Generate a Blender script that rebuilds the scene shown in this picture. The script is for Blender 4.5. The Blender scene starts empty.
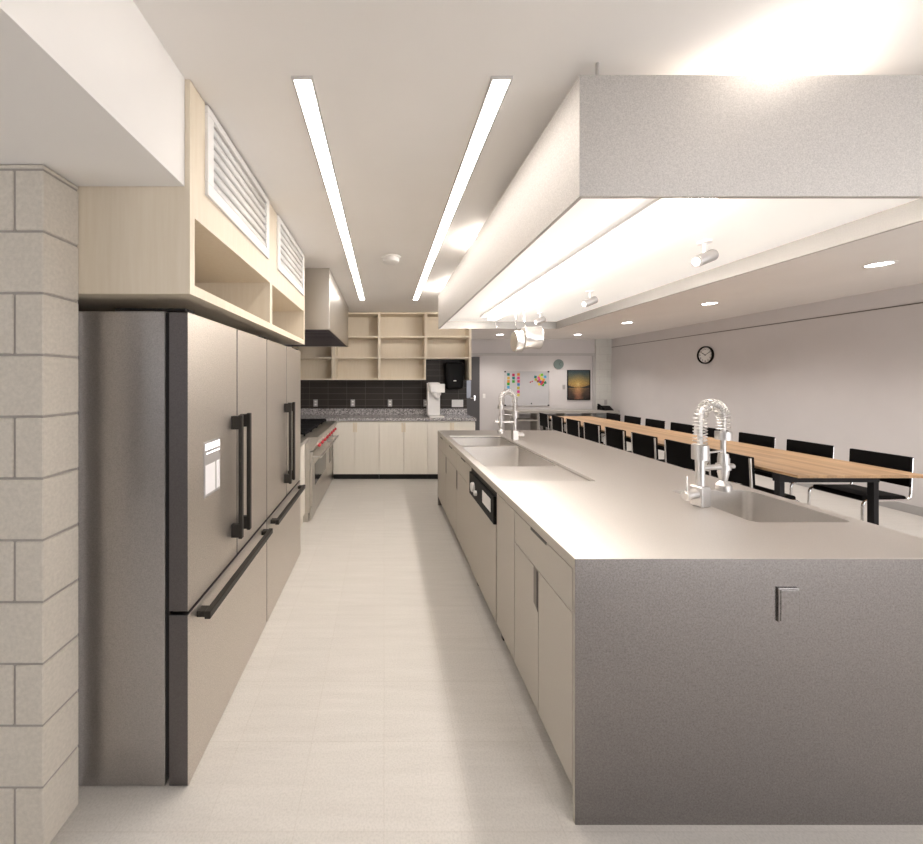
import bpy, bmesh, math, random
from mathutils import Vector, Matrix
random.seed(7)
PI = math.pi
SC = bpy.context.scene
COL = SC.collection

# ------------------------------------------------------------------ materials
def newmat(name):
    m = bpy.data.materials.new(name); m.use_nodes = True
    nt = m.node_tree
    b = nt.nodes['Principled BSDF']
    return m, nt, b
def srgb(r, g, b):
    def f(c):
        c /= 255.0
        return c/12.92 if c <= 0.04045 else ((c+0.055)/1.055)**2.4
    return (f(r), f(g), f(b), 1)
def coords(nt, scale=(1, 1, 1)):
    t = nt.nodes.new('ShaderNodeTexCoord'); mp = nt.nodes.new('ShaderNodeMapping')
    mp.inputs['Scale'].default_value = scale
    nt.links.new(t.outputs['Object'], mp.inputs['Vector'])
    return mp.outputs['Vector']
def noise(nt, vec, scale, detail=3, rough=0.55):
    n = nt.nodes.new('ShaderNodeTexNoise')
    n.inputs['Scale'].default_value = scale; n.inputs['Detail'].default_value = detail
    n.inputs['Roughness'].default_value = rough
    nt.links.new(vec, n.inputs['Vector'])
    return n.outputs['Fac']
def ramp(nt, fac, stops):
    r = nt.nodes.new('ShaderNodeValToRGB')
    e = r.color_ramp.elements
    while len(e) < len(stops): e.new(0.5)
    for i, (p, c) in enumerate(stops):
        e[i].position = p; e[i].color = c
    nt.links.new(fac, r.inputs['Fac'])
    return r.outputs['Color']
def bump(nt, b, fac, strength, dist=0.002):
    n = nt.nodes.new('ShaderNodeBump')
    n.inputs['Strength'].default_value = strength; n.inputs['Distance'].default_value = dist
    nt.links.new(fac, n.inputs['Height']); nt.links.new(n.outputs['Normal'], b.inputs['Normal'])
def mixc(c, k):
    return (c[0]*k, c[1]*k, c[2]*k, 1)
def plain(name, col, rough=0.5, metal=0.0, var=0.0, vscale=8, bmp=0.0, bscale=200, spec=0.5, sc=(1, 1, 1), coat=0):
    m, nt, b = newmat(name)
    b.inputs['Roughness'].default_value = rough; b.inputs['Metallic'].default_value = metal
    b.inputs['Specular IOR Level'].default_value = spec
    if coat: b.inputs['Coat Weight'].default_value = coat
    v = coords(nt, sc)
    n = noise(nt, v, vscale)
    k = max(var, 0.015)
    nt.links.new(ramp(nt, n, [(0.3, mixc(col, 1-k)), (0.7, mixc(col, 1+k))]), b.inputs['Base Color'])
    if bmp: bump(nt, b, noise(nt, v, bscale, 2), bmp)
    return m
def emis(name, col, strength):
    m, nt, b = newmat(name)
    b.inputs['Base Color'].default_value = col
    b.inputs['Emission Color'].default_value = col
    b.inputs['Emission Strength'].default_value = strength
    return m
def steel_mat(name, col, rough, speck=0.25, bscale=260, bmp=0.12):
    m, nt, b = newmat(name)
    b.inputs['Metallic'].default_value = 1.0
    v = coords(nt)
    n = noise(nt, v, bscale, 2, 0.6)
    nt.links.new(ramp(nt, n, [(0.25, mixc(col, 1-speck)), (0.75, mixc(col, 1+speck))]), b.inputs['Base Color'])
    b.inputs['Roughness'].default_value = rough
    bump(nt, b, noise(nt, v, bscale*0.6, 2), bmp, 0.001)
    return m
def wood_mat(name, c0, c1, sc, rough=0.5, plank=None, spec=0.4):
    m, nt, b = newmat(name)
    v = coords(nt, sc)
    n = noise(nt, v, 4.0, 6, 0.6)
    col = ramp(nt, n, [(0.25, c0), (0.75, c1)])
    if plank:
        w, ln, amp = plank
        v2 = coords(nt, (1, 1, 1))
        sx = nt.nodes.new('ShaderNodeSeparateXYZ'); nt.links.new(v2, sx.inputs[0])
        cx = nt.nodes.new('ShaderNodeCombineXYZ')
        nt.links.new(sx.outputs['Y'], cx.inputs['X']); nt.links.new(sx.outputs['X'], cx.inputs['Y'])
        br = nt.nodes.new('ShaderNodeTexBrick')
        br.inputs['Scale'].default_value = 1.0
        br.inputs['Brick Width'].default_value = ln; br.inputs['Row Height'].default_value = w
        br.inputs['Mortar Size'].default_value = 0.0006
        br.inputs['Color1'].default_value = (1-amp, 1-amp, 1-amp, 1); br.inputs['Color2'].default_value = (1, 1, 1, 1)
        br.inputs['Mortar'].default_value = (0.7, 0.65, 0.6, 1)
        nt.links.new(cx.outputs[0], br.inputs['Vector'])
        mx = nt.nodes.new('ShaderNodeMixRGB'); mx.blend_type = 'MULTIPLY'; mx.inputs['Fac'].default_value = 1
        nt.links.new(col, mx.inputs['Color1']); nt.links.new(br.outputs['Color'], mx.inputs['Color2'])
        col = mx.outputs['Color']
    nt.links.new(col, b.inputs['Base Color'])
    b.inputs['Roughness'].default_value = rough
    b.inputs['Specular IOR Level'].default_value = spec
    return m

WARM = (1.0, 0.93, 0.86, 1)
M = {}
M['paint'] = plain('white_paint', (0.82, 0.80, 0.78, 1), 0.7, var=0.01, vscale=2)
M['ceil'] = plain('ceiling_paint', (0.90, 0.87, 0.84, 1), 0.8, var=0.01, vscale=2)
M['wallgrey'] = plain('dining_wall_paint', (0.64, 0.605, 0.595, 1), 0.75, var=0.012, vscale=3)
M['soffit'] = plain('soffit_paint', (0.89, 0.865, 0.84, 1), 0.7, var=0.01, vscale=2)
M['frontdark'] = plain('unseen_wall_dark', (0.20, 0.19, 0.185, 1), 0.8)
M['block'] = plain('concrete_block', (0.59, 0.54, 0.47, 1), 0.9, var=0.07, vscale=90, bmp=0.35, bscale=160, spec=0.2)
M['blockpaint'] = plain('painted_block', (0.62, 0.61, 0.57, 1), 0.7, var=0.03, vscale=30, bmp=0.1)
M['mortar'] = plain('mortar', (0.34, 0.31, 0.28, 1), 0.9, var=0.05, vscale=60)
M['mortarlight'] = plain('mortar_light', (0.54, 0.52, 0.49, 1), 0.9, var=0.05, vscale=60)
M['birch'] = wood_mat('birch', (0.73, 0.63, 0.49, 1), (0.79, 0.70, 0.57, 1), (14, 14, 0.9), 0.5)
M['cream'] = wood_mat('cream_laminate', (0.80, 0.75, 0.67, 1), (0.84, 0.79, 0.71, 1), (12, 12, 0.8), 0.45)
M['greige'] = plain('greige_laminate', (0.44, 0.40, 0.345, 1), 0.45, var=0.02, vscale=120)
M['greigedark'] = plain('dark_kick_and_shadow_line', (0.16, 0.14, 0.12, 1), 0.7)
M['pull'] = plain('recessed_pull', (0.20, 0.175, 0.155, 1), 0.5, metal=0.3)
M['pulldark'] = plain('dark_pull', (0.05, 0.045, 0.04, 1), 0.5)
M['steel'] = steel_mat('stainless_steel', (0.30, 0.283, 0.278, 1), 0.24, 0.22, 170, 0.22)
M['lipshade'] = steel_mat('lip_steel_darkened', (0.46, 0.44, 0.42, 1), 0.5, 0.05, 240, 0.1)  # hood lip's shaded grey put into a darker steel colour
def blotch(m, lo, hi, sc):
    nt = m.node_tree; b = nt.nodes['Principled BSDF']
    r = ramp(nt, noise(nt, coords(nt), sc, 4), [(0.35, (lo, lo, lo, 1)), (0.65, (hi, hi, hi, 1))])
    nt.links.new(r, b.inputs['Roughness'])
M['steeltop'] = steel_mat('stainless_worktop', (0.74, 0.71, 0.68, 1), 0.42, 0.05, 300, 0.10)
M['sinksteel'] = steel_mat('stainless_sink', (0.66, 0.63, 0.60, 1), 0.38, 0.06, 300, 0.10)
M['hoodsteel'] = steel_mat('stainless_hood', (0.56, 0.535, 0.51, 1), 0.62, 0.16, 220, 0.3)
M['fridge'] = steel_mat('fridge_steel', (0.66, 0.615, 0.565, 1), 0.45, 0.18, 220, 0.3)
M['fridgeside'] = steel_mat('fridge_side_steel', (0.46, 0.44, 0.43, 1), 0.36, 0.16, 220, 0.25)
M['fridgeedge'] = steel_mat('fridge_edge_dark', (0.17, 0.155, 0.155, 1), 0.45, 0.14, 220, 0.2)  # darker steel on the door and drawer edges
M['rangesteel'] = steel_mat('range_steel', (0.60, 0.57, 0.53, 1), 0.38, 0.16, 200, 0.3)
M['bronze'] = plain('dark_handle_metal', (0.035, 0.031, 0.027, 1), 0.4, metal=0.5, spec=0.3)
M['gasket'] = plain('rubber_gasket', (0.012, 0.010, 0.010, 1), 0.6, spec=0.2)
M['black'] = plain('black_plastic', (0.004, 0.0036, 0.0036, 1), 0.5, spec=0.15)
M['blackmatte'] = plain('black_matte', (0.018, 0.017, 0.017, 1), 0.8)
M['leather'] = plain('black_leather', (0.0035, 0.003, 0.003, 1), 0.6, bmp=0.1, bscale=300, spec=0.10)
M['chrome'] = plain('chrome', (0.85, 0.84, 0.84, 1), 0.12, metal=1.0)
M['brushed'] = steel_mat('brushed_nickel', (0.62, 0.60, 0.585, 1), 0.42, 0.08, 300, 0.1)
M['pansteel'] = plain('polished_pan_steel', (0.74, 0.72, 0.70, 1), 0.30, metal=1.0)
M['white'] = plain('white_plastic', (0.80, 0.78, 0.76, 1), 0.35)
M['whitemetal'] = plain('white_metal', (0.88, 0.86, 0.84, 1), 0.45)
M['lens'] = plain('screen_white', (0.85, 0.83, 0.84, 1), 0.2)
M['screenlit'] = emis('lit_screen', (0.95, 0.93, 0.93, 1), 0.8)
M['greyplate'] = plain('grey_plate', (0.45, 0.43, 0.42, 1), 0.4, metal=0.4)
M['red'] = plain('red_knob', (0.50, 0.03, 0.04, 1), 0.35)
M['iron'] = plain('cast_iron', (0.010, 0.009, 0.010, 1), 0.7, spec=0.2)
M['glassdark'] = plain('oven_glass', (0.03, 0.028, 0.028, 1), 0.1)
M['darkdoor'] = plain('charcoal_door', (0.075, 0.070, 0.072, 1), 0.5)
M['pane'] = plain('door_pane', (0.22, 0.23, 0.28, 1), 0.1)
M['hoodunder'] = plain('hood_filter', (0.10, 0.085, 0.10, 1), 0.55, metal=0.4)
M['linear'] = emis('linear_lamp', (1.0, 0.94, 0.88, 1), 10)
M['hoodlamp'] = emis('hood_lamp', (1.0, 0.95, 0.89, 1), 20)
M['luminous'] = emis('liner_added_glow', (0.80, 0.765, 0.725, 1), 0.28)  # no lamp itself: glow added to the white hood liner
M['downlamp'] = emis('downlight_lamp', (1.0, 0.95, 0.90, 1), 14)
M['uplamp'] = emis('uplight_lamp', (1.0, 0.93, 0.85, 1), 120)
M['charcoalframe'] = plain('charcoal_frame', (0.022, 0.021, 0.022, 1), 0.6, spec=0.15)
M['table'] = wood_mat('table_wood', (0.42, 0.24, 0.12, 1), (0.58, 0.39, 0.225, 1), (16, 0.8, 16), 0.45, (0.075, 0.9, 0.28))
M['credenza'] = plain('pale_laminate', (0.36, 0.335, 0.305, 1), 0.5)
M['boardwhite'] = plain('whiteboard_face', (0.52, 0.51, 0.52, 1), 0.25)
M['alu'] = plain('aluminium', (0.55, 0.53, 0.52, 1), 0.4, metal=0.8)
M['sage'] = plain('sage_clock_face', (0.17, 0.22, 0.205, 1), 0.6)
M['sagedark'] = plain('sage_clock_hand', (0.06, 0.08, 0.08, 1), 0.6)
M['baseb'] = plain('grey_baseboard', (0.40, 0.385, 0.375, 1), 0.6)
M['trimgrey'] = plain('grey_trim', (0.50, 0.48, 0.465, 1), 0.6)
M['striptrim'] = plain('pale_strip_trim', (0.60, 0.57, 0.55, 1), 0.6)
M['grillewhite'] = plain('white_louvre', (0.84, 0.82, 0.80, 1), 0.5)

def granite():
    m, nt, b = newmat('granite')
    v = coords(nt)
    vo = nt.nodes.new('ShaderNodeTexVoronoi'); vo.inputs['Scale'].default_value = 110
    nt.links.new(v, vo.inputs['Vector'])
    sx = nt.nodes.new('ShaderNodeSeparateColor'); nt.links.new(vo.outputs['Color'], sx.inputs[0])
    nt.links.new(ramp(nt, sx.outputs[0], [(0.1, (0.12, 0.11, 0.115, 1)), (0.55, (0.36, 0.34, 0.34, 1)), (0.9, (0.68, 0.65, 0.64, 1))]), b.inputs['Base Color'])
    b.inputs['Roughness'].default_value = 0.15
    return m
M['granite'] = granite()
def tile():
    m, nt, b = newmat('dark_wall_tile')
    v = coords(nt)
    sx = nt.nodes.new('ShaderNodeSeparateXYZ'); nt.links.new(v, sx.inputs[0])
    cx = nt.nodes.new('ShaderNodeCombineXYZ')
    nt.links.new(sx.outputs['X'], cx.inputs['X']); nt.links.new(sx.outputs['Z'], cx.inputs['Y'])
    br = nt.nodes.new('ShaderNodeTexBrick')
    br.offset = 0.0; br.squash = 1.0
    br.inputs['Scale'].default_value = 1.0
    br.inputs['Brick Width'].default_value = 0.315; br.inputs['Row Height'].default_value = 0.1
    br.inputs['Mortar Size'].default_value = 0.003
    br.inputs['Color1'].default_value = (0.034, 0.027, 0.023, 1); br.inputs['Color2'].default_value = (0.044, 0.035, 0.030, 1)
    br.inputs['Mortar'].default_value = (0.105, 0.09, 0.08, 1)
    nt.links.new(cx.outputs[0], br.inputs['Vector'])
    nt.links.new(br.outputs['Color'], b.inputs['Base Color'])
    b.inputs['Roughness'].default_value = 0.5
    b.inputs['Specular IOR Level'].default_value = 0.25
    return m
M['tile'] = tile()
def floor_mat():
    m, nt, b = newmat('pale_floor')
    v = coords(nt, (0.6, 7, 1))
    n1 = noise(nt, v, 4, 5)
    c1 = ramp(nt, n1, [(0.3, (0.61, 0.58, 0.54, 1)), (0.7, (0.66, 0.63, 0.59, 1))])
    v2 = coords(nt)
    n2 = noise(nt, v2, 140, 2)
    c2 = ramp(nt, n2, [(0.3, (0.88, 0.88, 0.88, 1)), (0.6, (1, 1, 1, 1))])
    mx = nt.nodes.new('ShaderNodeMixRGB'); mx.blend_type = 'MULTIPLY'; mx.inputs['Fac'].default_value = 1
    nt.links.new(c1, mx.inputs['Color1']); nt.links.new(c2, mx.inputs['Color2'])
    br = nt.nodes.new('ShaderNodeTexBrick'); br.offset = 0.0
    br.inputs['Scale'].default_value = 1.0
    br.inputs['Brick Width'].default_value = 0.305; br.inputs['Row Height'].default_value = 0.305
    br.inputs['Mortar Size'].default_value = 0.002
    br.inputs['Color1'].default_value = (0.97, 0.97, 0.97, 1); br.inputs['Color2'].default_value = (1, 1, 1, 1)
    br.inputs['Mortar'].default_value = (0.93, 0.92, 0.91, 1)
    nt.links.new(v2, br.inputs['Vector'])
    mx2 = nt.nodes.new('ShaderNodeMixRGB'); mx2.blend_type = 'MULTIPLY'; mx2.inputs['Fac'].default_value = 1
    nt.links.new(mx.outputs['Color'], mx2.inputs['Color1']); nt.links.new(br.outputs['Color'], mx2.inputs['Color2'])
    nt.links.new(mx2.outputs['Color'], b.inputs['Base Color'])
    b.inputs['Roughness'].default_value = 0.55
    b.inputs['Specular IOR Level'].default_value = 0.3
    return m
M['floor'] = floor_mat()
def sunset():
    m, nt, b = newmat('sunset_painting')
    t = nt.nodes.new('ShaderNodeTexCoord')
    sx = nt.nodes.new('ShaderNodeSeparateXYZ'); nt.links.new(t.outputs['Generated'], sx.inputs[0])
    def mth(op, a, bb):
        n = nt.nodes.new('ShaderNodeMath'); n.operation = op
        for i, q in enumerate((a, bb)):
            if isinstance(q, (int, float)): n.inputs[i].default_value = q
            else: nt.links.new(q, n.inputs[i])
        return n.outputs[0]
    n = noise(nt, t.outputs['Generated'], 7, 5)
    zz = mth('ADD', sx.outputs['Z'], mth('MULTIPLY', mth('SUBTRACT', n, 0.5), 0.16))
    base = ramp(nt, zz, [(0.0, (0.03, 0.022, 0.018, 1)), (0.2, (0.09, 0.055, 0.04, 1)), (0.37, (0.11, 0.07, 0.05, 1)),
                         (0.42, (0.30, 0.17, 0.07, 1)), (0.55, (0.42, 0.29, 0.09, 1)), (0.75, (0.20, 0.20, 0.11, 1)), (0.95, (0.07, 0.12, 0.14, 1))])
    dx = mth('MULTIPLY', mth('SUBTRACT', sx.outputs['X'], 0.47), 0.8); dz = mth('SUBTRACT', sx.outputs['Z'], 0.52)
    d = mth('SQRT', mth('ADD', mth('MULTIPLY', dx, dx), mth('MULTIPLY', dz, dz)), 0)
    glow = ramp(nt, d, [(0.0, (0.75, 0.62, 0.28, 1)), (0.10, (0.42, 0.26, 0.07, 1)), (0.40, (0, 0, 0, 1))])
    ab = mth('ABSOLUTE', dx, 0)
    inw = mth('MULTIPLY', mth('LESS_THAN', sx.outputs['Z'], 0.40), mth('GREATER_THAN', mth('SUBTRACT', 0.22, ab), 0))
    ref = ramp(nt, mth('ADD', ab, mth('MULTIPLY', mth('SUBTRACT', n, 0.5), 0.3)), [(0.0, (0.40, 0.17, 0.09, 1)), (0.2, (0, 0, 0, 1))])
    hill = mth('MULTIPLY', mth('LESS_THAN', sx.outputs['Z'], mth('ADD', 0.40, mth('MULTIPLY', mth('POWER', mth('MULTIPLY', ab, 2.4), 1.5), 0.10))), mth('GREATER_THAN', sx.outputs['Z'], 0.395))
    def mx(mode, f, a, c):
        q = nt.nodes.new('ShaderNodeMixRGB'); q.blend_type = mode
        if isinstance(f, (int, float)): q.inputs['Fac'].default_value = f
        else: nt.links.new(f, q.inputs['Fac'])
        nt.links.new(a, q.inputs['Color1'])
        if isinstance(c, tuple): q.inputs['Color2'].default_value = c
        else: nt.links.new(c, q.inputs['Color2'])
        return q.outputs['Color']
    col = mx('ADD', 0.8, base, glow)
    col = mx('ADD', inw, col, ref)
    col = mx('MIX', hill, col, (0.03, 0.03, 0.03, 1))
    col = mx('MULTIPLY', 1.0, col, ramp(nt, noise(nt, t.outputs['Generated'], 28, 4), [(0.3, (0.35, 0.34, 0.34, 1)), (0.7, (0.85, 0.83, 0.8, 1))]))
    nt.links.new(col, b.inputs['Base Color'])
    b.inputs['Roughness'].default_value = 0.5
    return m
M['sunset'] = sunset()

# ------------------------------------------------------------------ mesh builder
class MB:
    def __init__(s): s.v, s.f, s.m, s.s = [], [], [], []
    def raw(s, vs, fs, mi=0, sm=True):
        o = len(s.v)
        s.v += [tuple(v) for v in vs]
        for f in fs: s.f.append(tuple(i+o for i in f)); s.m.append(mi); s.s.append(sm)
        return s
    def bm(s, b, mi=0, sm=False):
        b.verts.index_update()
        s.raw([v.co[:] for v in b.verts], [[v.index for v in f.verts] for f in b.faces], mi, sm)
        b.free(); return s
    def box(s, x0, x1, y0, y1, z0, z1, bev=0.0, seg=2, mi=0):
        b = bmesh.new()
        bmesh.ops.create_cube(b, size=1)
        for v in b.verts:
            v.co = ((x0+x1)/2+v.co.x*(x1-x0), (y0+y1)/2+v.co.y*(y1-y0), (z0+z1)/2+v.co.z*(z1-z0))
        if bev > 0:
            bev = min(bev, abs(x1-x0)*0.45, abs(y1-y0)*0.45, abs(z1-z0)*0.45)
            bmesh.ops.bevel(b, geom=b.edges[:], offset=bev, segments=seg, profile=0.5, affect='EDGES')
        return s.bm(b, mi)
    def loft(s, loops, cap0=True, cap1=True, mi=0, closed=False):
        n = len(loops[0]); vs = [p for l in loops for p in l]; fs = []
        L = len(loops)
        for k in range(L if closed else L-1):
            a, b = k*n, ((k+1) % L)*n
            for i in range(n):
                j = (i+1) % n
                fs.append((a+i, a+j, b+j, b+i))
        if cap0 and not closed: fs.append(tuple(range(n-1, -1, -1)))
        if cap1 and not closed: fs.append(tuple((L-1)*n+i for i in range(n)))
        return s.raw(vs, fs, mi)
    def tube(s, pts, r, n=10, closed=False, caps=True, mi=0):
        P = [Vector(p) for p in pts]; L = len(P)
        T = []
        for i in range(L):
            if closed: t = P[(i+1) % L]-P[i-1]
            else: t = P[min(i+1, L-1)]-P[max(i-1, 0)]
            T.append(t.normalized())
        u = T[0].orthogonal().normalized(); loops = []
        for i in range(L):
            u = (u-T[i]*u.dot(T[i])).normalized(); w = T[i].cross(u)
            rr = r[i] if isinstance(r, (list, tuple)) else r
            loops.append([tuple(P[i]+(u*math.cos(2*PI*k/n)+w*math.sin(2*PI*k/n))*rr) for k in range(n)])
        return s.loft(loops, caps, caps, mi, closed)
    def cyl(s, p0, p1, r, r1=None, n=24, mi=0):
        return s.tube([p0, p1], [r, r if r1 is None else r1], n, mi=mi)
    def lathe(s, prof, c=(0, 0, 0), axis='Z', n=32, mi=0):
        loops = []
        for r, h in prof:
            r = max(r, 1e-5); l = []
            for k in range(n):
                a, b = r*math.cos(2*PI*k/n), r*math.sin(2*PI*k/n)
                p = {'Z': (a, b, h), 'X': (h, a, b), 'Y': (b, h, a)}[axis]
                l.append((c[0]+p[0], c[1]+p[1], c[2]+p[2]))
            loops.append(l)
        return s.loft(loops, True, True, mi)
    def prism(s, poly, axis, a, b, mi=0):
        def q(p, t):
            return {'X': (t, p[0], p[1]), 'Y': (p[0], t, p[1]), 'Z': (p[0], p[1], t)}[axis]
        return s.loft([[q(p, a) for p in poly], [q(p, b) for p in poly]], True, True, mi)
    def text(s, body, size, M4, depth=0.001, mi=0):
        cu = bpy.data.curves.new('t', 'FONT'); cu.body = body; cu.size = size; cu.extrude = depth
        cu.align_x = 'CENTER'; cu.align_y = 'CENTER'
        o = bpy.data.objects.new('t', cu); COL.objects.link(o)
        bpy.context.view_layer.update()
        me = bpy.data.meshes.new_from_object(o.evaluated_get(bpy.context.evaluated_depsgraph_get()))
        b = bmesh.new(); b.from_mesh(me)
        for v in b.verts: v.co = M4 @ v.co
        bpy.data.objects.remove(o); bpy.data.meshes.remove(me)
        return s.bm(b, mi)

def rrect(x0, x1, y0, y1, r, z, n=5):
    out = []
    for cx, cy, a0 in ((x1-r, y1-r, 0), (x0+r, y1-r, PI/2), (x0+r, y0+r, PI), (x1-r, y0+r, 3*PI/2)):
        for k in range(n+1):
            a = a0+PI/2*k/n
            out.append((cx+r*math.cos(a), cy+r*math.sin(a), z))
    return out
def rounded(pts, r, n=6):
    P = [Vector(p) for p in pts]; out = [P[0]]
    for i in range(1, len(P)-1):
        a, b, c = P[i-1], P[i], P[i+1]
        d1 = (a-b).normalized(); d2 = (c-b).normalized()
        rr = min(r, (a-b).length*0.49, (c-b).length*0.49)
        p0, p1 = b+d1*rr, b+d2*rr
        for k in range(n+1):
            t = k/n
            out.append(p0*(1-t)**2+b*2*t*(1-t)+p1*t*t)
    out.append(P[-1])
    return out

# ------------------------------------------------------------------ objects
ORG = {}
def _tag(o, label, cat, group=None):
    o['label'] = label; o['category'] = cat
    if group: o['group'] = group
def thing(name, label, cat, loc=(0, 0, 0), rz=0.0, group=None, local=False):
    o = bpy.data.objects.new(name, None); COL.objects.link(o)
    o.empty_display_size = 0.05
    o.location = loc; o.rotation_euler = (0, 0, rz)
    _tag(o, label, cat, group)
    ORG[o] = (0, 0, 0) if local else tuple(loc)
    return o
def link(name, mb, mats, org=(0, 0, 0), smooth=True):
    me = bpy.data.meshes.new(name)
    me.from_pydata([(v[0]-org[0], v[1]-org[1], v[2]-org[2]) for v in mb.v], [], mb.f)
    if not isinstance(mats, (list, tuple)): mats = [mats]
    for k in mats: me.materials.append(M[k])
    for p, i in zip(me.polygons, mb.m): p.material_index = i
    b = bmesh.new(); b.from_mesh(me)
    bmesh.ops.recalc_face_normals(b, faces=b.faces[:])
    b.to_mesh(me); b.free()
    if smooth:
        me.polygons.foreach_set('use_smooth', [True]*len(me.polygons))
        me.set_sharp_from_angle(angle=math.radians(35))
        me.polygons.foreach_set('use_smooth', mb.s)
    me.update()
    o = bpy.data.objects.new(name, me); COL.objects.link(o)
    return o
def part(name, mb, mats, parent, label=None):
    o = link(name, mb, mats, ORG[parent])
    o.parent = parent; ORG[o] = ORG[parent]
    if label: o['label'] = label
    return o
def single(name, mb, mats, label, cat, loc=None, group=None):
    loc = loc or mb.v[0]
    o = link(name, mb, mats, loc); o.location = loc
    _tag(o, label, cat, group); ORG[o] = tuple(loc)
    return o
def struct(name, mb, mats, parent=None):
    o = link(name, mb, mats)
    if parent: o.parent = parent
    else: o['kind'] = 'structure'
    ORG[o] = (0, 0, 0)
    return o
def copy_thing(root, loc, rz, label):
    r = root.copy(); COL.objects.link(r); r.location = loc; r.rotation_euler = (0, 0, rz)
    r['label'] = label
    for ch in [o for o in COL.objects if o.parent == root]:
        c = ch.copy(); COL.objects.link(c); c.parent = r
        for g in [o for o in COL.objects if o.parent == ch]:
            d = g.copy(); COL.objects.link(d); d.parent = c
    return r
def B(*a, **k): return MB().box(*a, **k)

CAMZ, F, VX, VY = 1.531, 360.0, 384.0, 380.0
HC = 2.62
# ------------------------------------------------------------------ setting
struct('floor', B(-4.2, 6.2, -2.6, 9.8, -0.08, 0), 'floor')
struct('ceiling', B(-4.2, 6.2, -2.6, 9.8, HC, HC+0.1), 'ceil')
struct('wall_right', B(6.05, 6.2, -2.6, 9.8, 0, HC), 'wallgrey')
struct('wall_back', B(1.40, 6.05, 9.62, 9.78, 0, HC), 'wallgrey')
struct('wall_kitchen', B(-1.6, 1.40, 6.10, 6.26, 0, HC), 'paint')
struct('wall_passage', B(1.24, 1.40, 6.26, 9.62, 0, HC), 'wallgrey')
struct('wall_left', B(-1.62, -1.48, 1.302, 6.10, 0, HC), 'paint')
struct('dark_wall_unseen', B(-4.2, 1.9, -2.6, -2.5, 0, HC), 'frontdark')  # unseen wall, added dark to deepen the reflection in the fridge side
struct('wall_side', B(-4.2, -4.05, -2.6, 1.16, 0, 0.9).box(-4.2, -4.05, -2.6, 1.16, 2.15, HC).box(-4.2, -4.05, -2.6, -1.9, 0.9, 2.15).box(-4.2, -4.05, 0.7, 1.16, 0.9, 2.15), 'paint')  # unseen wall; opening added to let light reach the soffit

def blocks(x_right, x_left, y0, y1, ztop, joint0, step=0.4, course=0.2, z0=0.012):
    mb = MB()
    g = 0.004
    z = 0.0; row = 0
    mb.box(x_left+0.004, x_right-0.004, y0+0.004, y1-0.004, 0, ztop, mi=1)
    zs = [0.0]
    zz = z0
    while zz < ztop-0.01:
        if zz > 0.02: zs.append(zz)
        zz += course
    zs.append(ztop)
    for i in range(len(zs)-1):
        a, b = zs[i], zs[i+1]
        off = joint0 if i % 2 == 0 else joint0+step/2
        xs = [x_right]
        x = x_right-off
        while x > x_left+0.02:
            xs.append(x); x -= step
        xs.append(x_left)
        for k in range(len(xs)-1):
            mb.box(xs[k+1]+(g if k < len(xs)-2 else 0), xs[k]-(g if k else 0), y0, y1, a+(g if i else 0), b-(g if i < len(zs)-2 else 0), bev=0.003, seg=1)
    return mb
struct('wall_block', blocks(-1.101, -4.05, 1.162, 1.300, 2.228, 0.094), ['block', 'mortar'])
struct('wall_corner', blocks(6.048, 5.63, 9.56, 9.618, HC-0.002, 0.12), ['blockpaint', 'mortarlight'])
struct('bulkhead', B(-4.05, -0.72, -2.6, 1.300, 2.23, HC), 'soffit')
struct('tile_backsplash', B(-1.478, 1.398, 6.086, 6.100, 0.90, 2.60), 'tile')
struct('trim_1', MB().box(1.42, 5.60, 9.585, 9.62, 2.175, 2.245, bev=0.004), 'trimgrey')
struct('trim_2', MB().box(5.565, 5.628, 9.575, 9.62, 0, 2.245, bev=0.004), 'trimgrey')
struct('reveal_shadow_line', B(6.044, 6.05, -2.6, 9.56, 2.394, 2.406), 'greigedark')  # dark strip standing in for the shadow line of the wall reveal
struct('baseboard_right', MB().box(6.035, 6.05, -2.6, 9.56, 0, 0.10, bev=0.004), 'baseb')
struct('baseboard_back', MB().box(2.56, 5.56, 9.606, 9.62, 0, 0.10, bev=0.003), 'baseb')
d1 = struct('door_1', MB().box(1.62, 2.545, 9.575, 9.618, 0.005, 2.15, bev=0.003), 'darkdoor')
struct('vision_pane', MB().box(2.08, 2.31, 9.568, 9.575, 1.05, 1.52, bev=0.002), 'pane', d1)
h = MB(); h.box(2.39, 2.43, 9.568, 9.576, 0.98, 1.12, bev=0.003)
h.cyl((2.41, 9.57, 1.05), (2.41, 9.53, 1.05), 0.010); h.tube(rounded([(2.41, 9.535, 1.05), (2.30, 9.535, 1.05), (2.285, 9.55, 1.05)], 0.01), 0.009)
struct('door_handle', h, 'chrome', d1)

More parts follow.
